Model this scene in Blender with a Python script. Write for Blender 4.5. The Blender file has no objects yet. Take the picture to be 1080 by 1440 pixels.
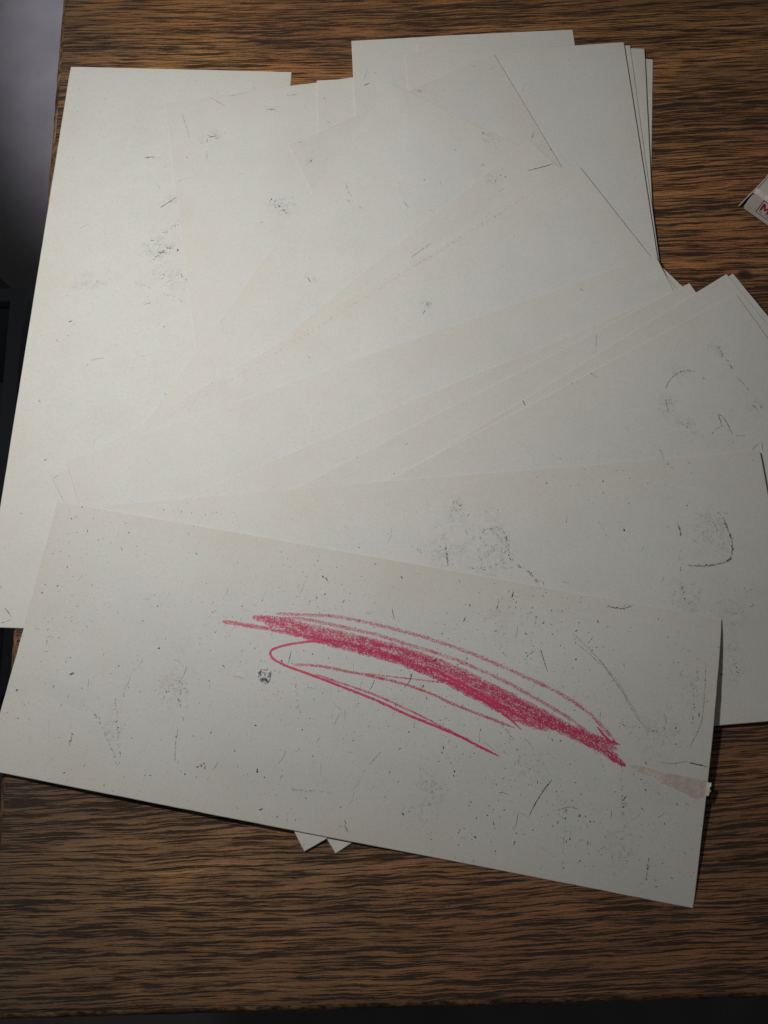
import bpy, bmesh, math, random, itertools
import numpy as np
from mathutils import Vector, Matrix

# ------------------------------------------------------------------ measured layout (metres, radians)
# CAM: focal length in px of a 1080 px wide picture, forward pitch, roll, height over the table top
CAM = [1108.673735, 0.2468, -0.038937, 0.329297]
ORDER = ['P', 'T', 'M', 'N', 'O', 'S', 'R', 'Q', 'J', 'L', 'K', 'I2', 'I', 'H', 'G', 'F', 'E', 'D', 'C', 'B', 'A']
BOARD = {
 'P': (-0.16985, 0.04028, 1.49675, 0.28106, 0.11169, -0.00205),
 'T': (-0.00437, 0.04845, 1.4386, 0.28, 0.11199, 0.0),
 'M': (-0.0627, 0.0182, 1.70579, 0.28, 0.11193, -0.00861),
 'N': (-0.02235, 0.02592, 1.58087, 0.28, 0.11199, 0.00548),
 'O': (-0.00353, 0.0495, 1.58415, 0.28, 0.1125, 0.00193),
 'S': (0.00454, 0.0469, 1.49361, 0.28, 0.1138, -0.00436),
 'R': (0.02239, 0.03834, 1.56957, 0.28, 0.10964, 0.00466),
 'Q': (0.02428, 0.03848, 1.58783, 0.28001, 0.10948, -0.00807),
 'J': (0.06802, 0.00958, 1.96406, 0.28003, 0.11326, 0.03436),
 'L': (-0.1442, 0.06786, 0.98122, 0.27995, 0.11198, 0.00844),
 'K': (-0.1399, 0.08642, 0.68571, 0.27998, 0.11201, -0.02708),
 'I2': (-0.13947, 0.10453, 0.55357, 0.27502, 0.11199, 0.0132),
 'I': (-0.14418, 0.1035, 0.5374, 0.2815, 0.11199, -0.02003),
 'H': (-0.13776, 0.11067, 0.31486, 0.27999, 0.11199, 0.0055),
 'G': (-0.12375, 0.07686, 0.37496, 0.27634, 0.11199, 1e-05),
 'F': (-0.10954, 0.05809, 0.45736, 0.27998, 0.106, 0.00104),
 'E': (-0.07179, 0.04358, 0.54591, 0.273, 0.10599, 4e-05),
 'D': (-0.08235, 0.0447, 0.52704, 0.27843, 0.11389, 0.01164),
 'C': (-0.08801, 0.04972, 0.46388, 0.27812, 0.11404, 0.00992),
 'B': (-0.11911, 0.08916, 0.04269, 0.28, 0.11045, 0.00231),
 'A': (-0.13861, 0.09175, -0.21812, 0.28076, 0.11097, 0.00254),
}
CRAYON = [
 ([(80.9, 37.3), (90.4, 37.0), (99.2, 36.9), (109.6, 36.8), (121.5, 37.2), (136.1, 36.9), (151.0, 38.5), (166.0, 40.9)], 2.1, 0.75),
 ([(92.5, 33.4), (102.9, 33.0), (114.8, 33.2), (135.6, 34.1), (153.4, 35.2), (171.3, 37.7), (189.3, 42.4), (207.1, 47.6), (224.8, 53.2), (244.8, 58.5)], 3.3, 0.85),
 ([(97.9, 34.8), (109.1, 34.5), (124.2, 35.9), (142.0, 37.3), (159.9, 39.2), (177.8, 42.2), (195.8, 47.9), (213.5, 52.5), (230.9, 57.0), (239.7, 59.8), (248.6, 63.8)], 3.9, 0.9),
 ([(106.5, 36.2), (124.5, 37.6), (142.3, 38.9), (160.2, 40.8), (178.2, 44.9), (196.2, 50.1), (210.8, 53.5), (219.5, 55.3)], 3.6, 0.8),
 ([(118.6, 37.5), (136.4, 38.3), (154.2, 40.2), (169.3, 43.2), (184.4, 47.8), (202.3, 53.4), (216.8, 56.3)], 2.7, 0.7),
 ([(135.7, 34.7), (153.5, 35.8), (171.5, 39.4), (189.5, 44.0), (207.3, 48.6), (224.9, 53.7), (244.3, 56.5)], 2.7, 0.8),
 ([(165.9, 40.1), (181.0, 44.4), (196.1, 49.6), (208.0, 53.5)], 1.5, 1.1),
 ([(192.7, 46.0), (207.5, 50.3), (222.2, 54.8), (236.8, 59.2), (248.6, 63.8)], 2.4, 0.9),
 ([(101.7, 30.3), (115.9, 28.3), (130.4, 26.9), (148.2, 27.7), (164.0, 29.0), (181.3, 31.6), (198.8, 35.6), (214.8, 39.7), (228.8, 45.0), (238.3, 51.3), (244.2, 56.2)], 1.8, 0.5),
 ([(95.4, 32.9), (113.6, 30.5), (131.2, 30.8), (145.4, 31.5), (157.7, 33.0), (170.7, 34.4), (184.4, 37.0), (198.4, 40.7), (211.0, 44.9), (222.6, 49.2), (234.2, 54.7), (244.3, 56.5)], 1.8, 0.6),
 ([(124.5, 37.6), (118.0, 38.7), (111.3, 40.8), (105.9, 43.1), (102.8, 45.4), (103.6, 47.7), (107.2, 49.3), (111.5, 50.3), (122.4, 52.0), (135.6, 54.4), (149.1, 57.0), (160.6, 59.9), (169.5, 61.6), (183.4, 64.6), (192.6, 67.3), (199.7, 69.2)], 1.08, 0.95),
 ([(122.2, 51.2), (135.4, 53.0), (148.8, 55.1), (160.2, 57.8), (172.3, 61.1), (187.2, 65.6)], 0.96, 0.7),
 ([(113.0, 49.1), (122.4, 47.7), (134.4, 47.8), (143.1, 47.9), (156.0, 48.4), (167.5, 50.0), (179.2, 52.9), (190.7, 55.0), (204.1, 57.5)], 1.26, 0.75),
 ([(138.1, 47.7), (155.6, 46.4), (166.8, 45.6), (173.4, 45.3)], 0.9, 0.5),
 ([(171.2, 44.5), (174.6, 44.2), (181.5, 45.8), (192.2, 50.0), (201.6, 54.4), (206.6, 57.6)], 0.96, 1.0),
 ([(235.7, 51.2), (240.4, 55.2), (245.4, 56.3)], 1.05, 1.0),
]
LINES = {
 'A': [([(43.7, 73.1), (46.9, 80.9), (50.1, 90.1), (53.0, 98.4)], 0.72, 0.6, 0.6), ([(37.5, 81.3), (42.9, 87.3), (48.6, 94.5), (52.3, 100.1)], 0.66, 0.55, 0.55), ([(31.1, 91.1), (31.0, 96.4)], 0.78, 0.7, 0.3), ([(69.5, 61.3), (70.5, 68.2), (71.2, 73.7)], 0.9, 0.55, 0.6), ([(72.5, 81.8), (72.8, 87.3), (74.1, 94.0)], 0.45, 0.5, 0.4), ([(221.2, 74.1), (218.1, 79.8), (215.7, 85.6), (214.6, 89.3)], 0.6, 0.8, 0.15), ([(227.3, 79.4), (228.5, 89.9), (229.5, 100.3), (229.8, 108.7)], 0.72, 0.6, 0.6), ([(224.0, 85.4), (229.2, 83.1), (233.3, 83.1)], 0.45, 0.5, 0.4), ([(233.5, 93.8), (242.0, 95.3), (249.0, 96.6), (253.3, 98.5)], 0.48, 0.5, 0.6), ([(261.8, 96.3), (261.7, 100.0), (261.8, 104.7)], 0.72, 0.7, 0.4), ([(249.4, 79.3), (249.6, 75.2), (250.2, 83.2)], 0.9, 0.5, 0.7), ([(221.5, 16.6), (232.5, 24.7), (242.1, 34.2), (248.7, 42.7), (253.8, 47.9)], 0.42, 0.35, 0.2), ([(224.0, 20.5), (235.8, 28.3), (245.4, 37.8), (251.8, 44.9)], 0.36, 0.3, 0.3), ([(233.4, 25.1), (241.9, 32.8), (246.9, 38.9)], 0.33, 0.3, 0.3), ([(272.0, 20.3), (272.1, 34.3), (272.8, 46.6)], 0.72, 0.55, 0.7), ([(275.5, 21.1), (276.1, 35.0), (275.5, 43.4), (272.3, 52.2)], 0.39, 0.35, 0.3), ([(244.0, 49.7), (252.2, 48.2), (260.7, 48.8)], 0.6, 0.55, 0.6), ([(260.7, 60.0), (266.2, 59.8), (271.5, 58.0), (275.2, 58.2)], 0.48, 0.6, 0.4), ([(273.0, 58.3), (277.1, 58.3), (279.9, 58.6)], 0.9, 0.85, 0.1), ([(234.6, 3.4), (240.3, 3.2), (244.5, 1.3)], 0.72, 0.75, 0.3), ([(242.6, 2.2), (243.8, 1.2)], 0.6, 0.8, 0.1), ([(209.7, 25.3), (213.7, 33.7)], 0.54, 0.7, 0.2), ([(204.5, 29.1), (208.6, 25.5)], 0.54, 0.65, 0.5), ([(190.6, 9.0), (190.1, 12.9)], 0.6, 0.7, 0.3), ([(206.6, 12.3), (206.2, 15.9)], 0.66, 0.7, 0.3), ([(228.2, 19.7), (229.9, 16.5)], 0.45, 0.5, 0.4), ([(266.5, 23.3), (265.7, 29.9)], 0.6, 0.45, 0.6), ([(111.3, 12.8), (109.6, 22.1)], 0.33, 0.4, 0.3), ([(111.0, 43.8), (110.7, 50.4)], 0.51, 0.65, 0.1), ([(46.8, 34.2), (49.6, 33.1)], 0.39, 0.6, 0.2), ([(119.9, 95.9), (127.2, 95.6), (138.3, 94.4)], 0.6, 0.5, 0.5), ([(158.7, 89.9), (158.0, 93.5)], 0.48, 0.5, 0.5), ([(144.4, 104.0), (145.9, 107.7)], 0.72, 0.6, 0.4), ([(153.4, 76.1), (150.1, 81.4)], 0.48, 0.4, 0.4), ([(169.4, 94.2), (177.4, 91.4)], 0.42, 0.4, 0.5), ([(196.9, 55.0), (201.8, 59.6), (205.2, 63.1)], 0.66, 0.6, 0.6), ([(114.7, 54.5), (117.2, 62.5), (119.1, 70.5)], 0.6, 0.5, 0.6), ([(116.9, 57.8), (133.8, 55.3)], 0.36, 0.35, 0.6), ([(133.6, 69.3), (134.9, 64.3)], 0.54, 0.6, 0.2), ([(127.9, 77.2), (129.2, 73.7)], 0.42, 0.6, 0.2), ([(63.9, 70.8), (65.6, 65.4), (63.2, 73.8)], 0.75, 0.4, 0.75), ([(48.7, 69.3), (47.4, 73.8)], 0.6, 0.4, 0.7), ([(11.4, 60.2), (11.1, 55.9), (13.6, 56.0)], 0.36, 0.5, 0.2), ([(87.1, 29.1), (91.2, 34.2)], 0.39, 0.3, 0.5), ([(187.7, 102.8), (193.0, 101.3)], 0.39, 0.4, 0.5), ([(243.6, 46.4), (246.8, 50.0), (254.3, 54.1)], 0.72, 0.45, 0.75), ([(205.7, 16.5), (205.5, 23.8)], 0.48, 0.4, 0.6), ([(174.1, 19.3), (176.2, 23.3)], 0.48, 0.4, 0.6)],
 'B': [([(162.3, 24.4), (165.4, 23.7), (167.8, 26.0), (168.7, 31.2), (168.9, 37.2), (172.3, 41.0), (176.4, 43.7), (179.4, 48.4)], 0.84, 0.65, 0.5), ([(156.8, 25.7), (158.2, 29.5), (164.2, 33.9), (168.6, 34.8)], 0.66, 0.5, 0.6), ([(156.8, 26.3), (159.3, 24.7), (163.0, 24.1)], 0.72, 0.6, 0.5), ([(150.3, 39.3), (155.2, 40.3), (160.6, 40.1), (167.2, 38.9)], 0.66, 0.6, 0.5), ([(143.1, 38.4), (142.9, 33.6), (143.2, 28.2)], 0.66, 0.65, 0.45), ([(137.3, 30.8), (141.2, 32.9), (143.4, 35.2)], 0.66, 0.6, 0.5), ([(151.7, 23.8), (152.6, 26.0)], 0.6, 0.7, 0.2), ([(145.8, 17.2), (148.8, 11.3), (151.0, 13.6), (151.3, 16.1)], 0.66, 0.45, 0.7), ([(129.1, 29.5), (134.7, 32.9)], 0.72, 0.4, 0.8), ([(194.0, 24.2), (195.1, 20.9)], 0.48, 0.6, 0.3), ([(206.8, 23.1), (209.6, 28.5), (210.1, 31.5)], 0.45, 0.4, 0.5), ([(240.0, 28.0), (240.7, 31.1), (240.8, 34.1)], 0.9, 0.75, 0.3), ([(259.7, 28.1), (260.6, 32.8), (261.3, 37.4), (260.8, 41.8), (259.0, 45.2), (255.6, 46.4), (251.0, 46.9), (246.6, 46.9), (241.7, 46.2)], 0.9, 0.75, 0.45), ([(239.5, 40.0), (238.3, 47.4)], 0.72, 0.45, 0.7), ([(237.4, 53.2), (238.1, 57.6), (238.3, 62.0)], 0.78, 0.65, 0.6), ([(254.8, 25.3), (261.3, 25.8)], 0.66, 0.45, 0.7), ([(266.7, 63.7), (262.8, 65.4), (259.6, 67.1), (255.2, 66.8)], 0.72, 0.6, 0.6), ([(267.3, 55.6), (265.1, 59.8)], 0.66, 0.5, 0.7), ([(253.2, 83.2), (255.0, 88.4), (255.9, 91.8), (253.5, 93.9)], 0.6, 0.5, 0.65), ([(253.1, 79.7), (253.9, 86.0)], 0.48, 0.35, 0.7), ([(247.9, 90.6), (249.6, 91.0)], 0.9, 0.8, 0.2), ([(245.5, 36.0), (246.9, 36.8)], 0.45, 0.4, 0.3), ([(137.4, 5.1), (136.8, 18.0)], 0.48, 0.3, 0.8), ([(245.1, 65.4), (256.7, 66.9)], 0.6, 0.3, 0.8)],
 'C': [([(225.7, 22.8), (227.5, 21.2), (231.6, 19.3), (235.1, 19.0), (238.3, 19.7), (241.4, 22.2)], 0.54, 0.65, 0.45), ([(240.6, 24.4), (243.2, 27.1)], 0.66, 0.6, 0.6), ([(256.1, 15.2), (256.3, 18.8), (256.0, 22.4), (256.4, 25.7)], 0.78, 0.7, 0.5), ([(256.2, 26.4), (256.2, 28.6)], 0.84, 0.8, 0.3), ([(255.6, 32.8), (256.4, 37.0), (256.8, 40.9)], 0.42, 0.45, 0.4), ([(257.0, 43.2), (257.1, 46.9), (257.3, 50.0)], 0.72, 0.6, 0.5), ([(254.2, 46.8), (254.9, 48.6), (254.6, 50.7)], 0.66, 0.9, 0.05), ([(239.3, 42.9), (237.5, 48.5)], 0.45, 0.85, 0.05), ([(239.3, 42.9), (240.4, 45.7), (240.1, 50.0), (239.3, 53.9)], 0.45, 0.8, 0.1), ([(240.7, 55.0), (243.8, 56.4)], 0.6, 0.75, 0.4), ([(222.7, 38.0), (224.3, 41.1), (224.7, 44.3)], 0.45, 0.5, 0.5), ([(227.4, 46.8), (228.3, 48.8)], 0.51, 0.6, 0.2), ([(232.1, 48.4), (233.5, 49.5)], 0.45, 0.5, 0.3), ([(243.2, 63.2), (247.1, 62.2)], 0.45, 0.85, 0.05), ([(248.4, 62.5), (246.4, 66.5)], 0.48, 0.9, 0.05), ([(242.8, 63.5), (243.8, 64.2)], 0.36, 0.6, 0.1), ([(223.2, 26.6), (222.3, 29.0), (221.6, 31.2)], 0.75, 0.5, 0.4), ([(167.3, 24.1), (170.0, 27.8)], 0.39, 0.35, 0.5), ([(201.6, 0.4), (202.8, 3.0)], 0.6, 0.6, 0.4), ([(191.4, 0.4), (192.9, 0.4)], 0.54, 0.6, 0.3)],
 'F': [([(230.2, 1.2), (224.9, 8.7)], 0.45, 0.6, 0.1), ([(130.8, 5.6), (132.2, 5.6)], 0.6, 0.8, 0.1), ([(110.1, 0.4), (109.9, 1.0)], 0.66, 0.7, 0.3)],
 'D': [([(167.1, 0.2), (166.6, 3.0)], 0.78, 0.9, 0.05)],
 'I': [([(182.9, 21.1), (181.7, 22.4)], 0.84, 0.9, 0.1), ([(180.0, 23.8), (177.6, 25.1)], 0.6, 0.75, 0.1), ([(123.9, 13.4), (123.0, 16.1)], 0.6, 0.5, 0.5), ([(43.9, 2.9), (79.8, 3.7), (123.5, 2.0), (170.7, 3.2), (218.7, 2.0), (250.7, 1.0), (275.0, 2.5)], 0.21, 0.3, 0.55), ([(79.8, 3.7), (170.7, 3.2), (250.7, 1.0)], 0.48, 0.5, 0.75), ([(1.2, 0.7), (3.4, 0.5)], 0.48, 0.7, 0.1), ([(0.1, 10.2), (0.5, 10.1)], 0.72, 0.8, 0.2), ([(80.9, 0.0), (81.2, 0.6)], 0.66, 0.8, 0.2), ([(130.2, 0.2), (123.2, 0.5)], 0.36, 0.5, 0.5)],
 'K': [([(195.3, 9.5), (207.1, 10.2)], 0.48, 0.6, 0.4), ([(249.1, 11.0), (252.7, 11.6)], 0.45, 0.4, 0.4), ([(267.5, 12.1), (271.6, 14.2), (276.5, 16.5), (279.3, 17.5)], 0.57, 0.8, 0.1), ([(249.9, 6.6), (254.2, 5.4), (257.1, 5.3)], 0.48, 0.5, 0.5), ([(259.1, 3.1), (259.1, 3.6)], 0.78, 0.9, 0.1)],
 'L': [([(260.4, 60.3), (262.3, 63.5), (264.2, 65.9)], 0.54, 0.6, 0.5), ([(277.2, 53.4), (277.6, 55.5)], 0.84, 0.75, 0.4), ([(273.9, 62.7), (273.5, 64.5)], 0.57, 0.6, 0.3), ([(221.2, 10.8), (217.2, 14.9), (215.7, 17.8)], 0.42, 0.55, 0.2), ([(213.2, 16.6), (213.0, 18.7)], 0.57, 0.75, 0.2), ([(212.9, 23.2), (212.7, 25.2)], 0.6, 0.75, 0.2), ([(240.4, 42.6), (240.1, 43.6)], 0.9, 0.9, 0.05), ([(169.4, 22.7), (167.7, 25.0)], 0.78, 0.65, 0.4), ([(243.6, 50.1), (242.0, 51.4)], 0.39, 0.4, 0.3)],
 'J': [([(228.5, 107.6), (230.8, 110.0)], 0.6, 0.75, 0.1), ([(219.5, 113.1), (218.0, 112.6)], 0.66, 0.8, 0.1), ([(277.9, 69.6), (277.6, 71.0)], 1.08, 0.55, 0.5), ([(279.4, 2.7), (279.6, 6.6)], 0.66, 0.4, 0.5), ([(267.5, 5.9), (267.4, 7.8)], 0.9, 0.55, 0.5), ([(268.4, 89.1), (267.3, 90.5)], 0.72, 0.6, 0.5), ([(274.4, 79.3), (271.8, 81.6)], 0.48, 0.4, 0.6), ([(246.1, 90.1), (245.4, 90.5)], 0.72, 0.6, 0.2), ([(272.8, 107.6), (272.2, 107.7)], 0.6, 0.7, 0.1)],
 'M': [([(254.7, 14.6), (255.0, 19.5), (256.3, 24.2)], 0.84, 0.55, 0.6), ([(256.8, 19.0), (256.9, 23.3)], 0.9, 0.85, 0.2), ([(258.1, 18.8), (256.5, 20.8)], 0.6, 0.6, 0.3), ([(248.9, 17.1), (244.1, 16.5)], 0.36, 0.6, 0.3), ([(272.6, 7.5), (264.8, 8.7), (257.6, 9.7)], 0.36, 0.4, 0.1), ([(267.9, 48.6), (267.1, 53.5)], 0.66, 0.65, 0.4), ([(279.8, 22.1), (276.6, 25.7), (273.0, 29.5)], 0.39, 0.6, 0.1), ([(278.8, 30.2), (279.4, 41.7)], 0.3, 0.25, 0.2), ([(274.4, 60.2), (274.0, 65.8)], 0.54, 0.5, 0.4), ([(267.4, 67.7), (264.3, 68.6)], 0.39, 0.6, 0.2), ([(234.6, 1.2), (235.7, 6.5)], 0.3, 0.35, 0.2), ([(217.3, 43.8), (208.3, 51.0)], 1.5, 0.3, 0.85), ([(212.9, 46.6), (213.8, 53.5)], 1.2, 0.3, 0.85)],
 'P': [([(271.1, 93.1), (270.3, 94.3)], 0.66, 0.8, 0.1), ([(228.7, 43.2), (229.2, 45.3), (229.3, 47.7)], 0.84, 0.85, 0.05), ([(229.3, 47.7), (229.0, 51.9)], 0.33, 0.3, 0.2), ([(201.4, 54.1), (204.6, 57.9), (207.5, 61.4)], 0.57, 0.75, 0.15), ([(183.6, 51.0), (183.7, 53.0)], 0.84, 0.9, 0.05), ([(173.1, 52.4), (176.2, 55.5), (178.6, 58.6), (180.9, 61.0)], 1.02, 0.75, 0.5), ([(186.1, 56.4), (190.0, 60.1), (194.7, 63.7)], 0.9, 0.5, 0.7), ([(177.7, 55.3), (177.1, 59.7)], 0.9, 0.7, 0.4), ([(179.4, 61.2), (178.5, 66.3)], 0.9, 0.5, 0.7), ([(156.0, 60.9), (154.7, 65.4), (152.3, 69.6)], 0.66, 0.5, 0.5), ([(150.3, 52.0), (151.1, 54.8)], 0.72, 0.7, 0.4), ([(161.1, 47.1), (158.4, 54.0)], 0.54, 0.4, 0.6), ([(159.6, 23.3), (161.5, 26.3), (159.9, 33.2)], 0.6, 0.25, 0.7), ([(157.7, 22.8), (161.4, 23.7), (165.2, 27.2)], 0.48, 0.25, 0.6), ([(168.3, 65.7), (162.9, 70.2)], 0.78, 0.3, 0.7), ([(131.0, 13.5), (129.7, 15.3)], 0.54, 0.4, 0.4), ([(8.2, 8.6), (6.4, 10.7), (4.1, 12.5)], 0.51, 0.7, 0.15), ([(1.9, 8.1), (2.6, 10.7), (3.5, 12.0)], 0.48, 0.65, 0.15), ([(17.4, 5.4), (16.8, 6.1), (15.9, 5.9)], 0.48, 0.8, 0.05), ([(101.3, 9.6), (100.4, 10.7)], 0.72, 0.8, 0.1), ([(73.8, 16.1), (73.2, 17.8)], 0.66, 0.6, 0.3), ([(203.8, 17.5), (202.3, 19.4)], 0.66, 0.4, 0.6), ([(106.7, 66.1), (106.0, 66.5)], 0.72, 0.7, 0.1), ([(49.1, 9.1), (48.8, 10.4)], 0.48, 0.3, 0.4)],
 'N': [([(269.2, 3.1), (267.4, 4.5)], 0.6, 0.6, 0.3), ([(255.8, 4.8), (254.5, 5.5)], 0.6, 0.6, 0.3)],
 'O': [([(251.8, 5.3), (252.9, 8.1)], 0.96, 0.85, 0.05), ([(255.2, 5.4), (261.3, 7.5)], 0.33, 0.35, 0.3), ([(259.3, 10.9), (257.9, 11.9)], 0.42, 0.4, 0.3)],
 'Q': [([(271.4, 81.1), (271.0, 81.4)], 0.84, 0.9, 0.1)],
}
SMUDGE = {'P': [(179.3, 56.2, 14.4), (161.4, 24.7, 9.6), (164.5, 60.1, 10.2), (228.8, 46.4, 4.2), (205.0, 58.6, 4.8)], 'M': [(256.6, 20.1, 7.2), (212.6, 48.2, 9.6), (268.1, 52.6, 4.2)], 'J': [(268.2, 6.2, 3.6), (277.6, 70.2, 3.6)], 'A': [(67.6, 67.3, 12.0), (47.5, 87.8, 7.8), (260.7, 48.8, 15.6), (271.6, 28.8, 10.8), (191.2, 16.8, 10.8), (174.2, 89.2, 13.2), (250.0, 93.8, 13.2), (212.1, 71.4, 12.0)], 'B': [(143.1, 32.1, 13.2), (161.5, 32.1, 18.0), (238.7, 59.2, 13.2), (256.8, 66.3, 10.2), (253.6, 32.2, 15.0), (253.9, 86.0, 10.8), (148.5, 14.3, 9.0)], 'C': [(256.3, 18.8, 7.2), (222.3, 29.0, 8.4), (255.3, 47.4, 7.2), (224.3, 41.1, 8.4), (236.0, 20.3, 7.2)], 'I': [(181.7, 22.4, 4.8)], 'L': [(276.5, 58.5, 7.8), (169.1, 23.7, 4.8)], 'K': [(251.7, 3.1, 7.2)]}
LEFT = (0.00224, -0.15775)
FRONT = (-0.00993, -0.10838)
BOX = (0.1756, 0.2246, -0.7597)
KNOT = (0.1715, 0.1927)
TAPE = [(249.7, 63.6), (255.5, 62.8), (262.5, 63.5), (269.4, 63.5), (276.3, 63.6), (280.5, 63.6), (280.4, 67.4), (279.8, 69.9), (277.2, 71.2), (272.1, 69.8), (267.3, 68.5), (263.0, 67.7), (259.5, 65.9), (254.4, 65.2)]
GHOSTS = [[(249.8, 63.9), (255.8, 65.5), (263.0, 67.9), (271.6, 70.4), (277.8, 71.4), (280.4, 70.1), (280.5, 75.4), (269.5, 75.8), (255.9, 76.8), (247.2, 77.8), (245.7, 66.8)], [(-0.6, 72.2), (13.1, 71.5), (28.4, 72.1), (41.5, 76.3), (51.2, 79.3), (34.0, 81.9), (15.0, 78.3), (-1.0, 83.2)]]
BLOB = (102.3, 55.1)
STAIN = (85.7, 93.7)

# ------------------------------------------------------------------ camera, world, lamps, exposure
scene = bpy.context.scene
COL = scene.collection
f_px, pitch, roll, cam_h = CAM
fwd = Vector((0, math.sin(pitch), -math.cos(pitch)))
rgt = Vector((1, 0, 0)); upv = rgt.cross(fwd)
r2 = rgt*math.cos(roll) + upv*math.sin(roll); u2 = upv*math.cos(roll) - rgt*math.sin(roll)
cam = bpy.data.cameras.new('camera'); cam_ob = bpy.data.objects.new('camera', cam); COL.objects.link(cam_ob)
cam.sensor_fit = 'HORIZONTAL'; cam.sensor_width = 36.0; cam.lens = f_px/1080*36.0
cam.clip_start = .01; cam.clip_end = 50
m3 = Matrix((r2, u2, -fwd)).transposed()
cam_ob.matrix_world = Matrix.Translation((0, 0, cam_h)) @ m3.to_4x4()
scene.camera = cam_ob

world = bpy.data.worlds.new('World'); scene.world = world; world.use_nodes = True
bg = world.node_tree.nodes['Background']
bg.inputs['Color'].default_value = (1.0, .97, .90, 1); bg.inputs['Strength'].default_value = .053

def lamp(name, kind, loc, target, energy, color, **kw):
    l = bpy.data.lights.new(name, kind); o = bpy.data.objects.new(name, l); COL.objects.link(o)
    o.location = loc; o.rotation_euler = (Vector(target)-Vector(loc)).to_track_quat('-Z', 'Y').to_euler()
    l.energy = energy; l.color = color
    for k, v in kw.items(): setattr(l, k, v)
    return o
lamp('desk_lamp_light', 'AREA', (-.127, .192, .33), (-.105, .185, 0), 1.06, (1.0, .97, .91), shape='DISK', size=.035)
lamp('added_floor_spot', 'SPOT', (.0, 1.178, -.10), (.0, 1.178, -.75), 48, (.95, .97, 1.0),  # added unseen spot; its cone edge makes the diagonal dark border on the floor
     spot_size=math.radians(94), spot_blend=.22, shadow_soft_size=.05)

vs = scene.view_settings
vs.view_transform = 'Standard'; vs.look = 'None'; vs.exposure = 0; vs.gamma = 1

# ------------------------------------------------------------------ helpers
def tag(o, label=None, cat=None, group=None, kind=None):
    for k, v in (('label', label), ('category', cat), ('group', group), ('kind', kind)):
        if v: o[k] = v
    return o
def mesh_obj(name, verts, faces, mat, parent=None, loc=(0, 0, 0), smooth=False, uv=None, midx=None):
    me = bpy.data.meshes.new(name); me.from_pydata([tuple(v) for v in verts], [], faces)
    for m in (mat if isinstance(mat, (list, tuple)) else [mat]): me.materials.append(m)
    if midx is not None:
        me.polygons.foreach_set('material_index', midx)
    if smooth is True: me.polygons.foreach_set('use_smooth', [True]*len(faces))
    elif smooth: me.polygons.foreach_set('use_smooth', smooth)
    if uv is not None:
        lay = me.uv_layers.new(name='UVMap')
        lay.data.foreach_set('uv', [c for p in faces for i in p for c in uv[i]])
    me.update()
    o = bpy.data.objects.new(name, me); COL.objects.link(o); o.location = loc
    if parent: o.parent = parent
    return o
def bm_obj(name, bm, mat, parent=None, loc=(0, 0, 0), smooth=False):
    me = bpy.data.meshes.new(name); bm.to_mesh(me); bm.free(); me.materials.append(mat)
    if smooth: me.polygons.foreach_set('use_smooth', [True]*len(me.polygons))
    o = bpy.data.objects.new(name, me); COL.objects.link(o); o.location = loc
    if parent: o.parent = parent
    return o

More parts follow.
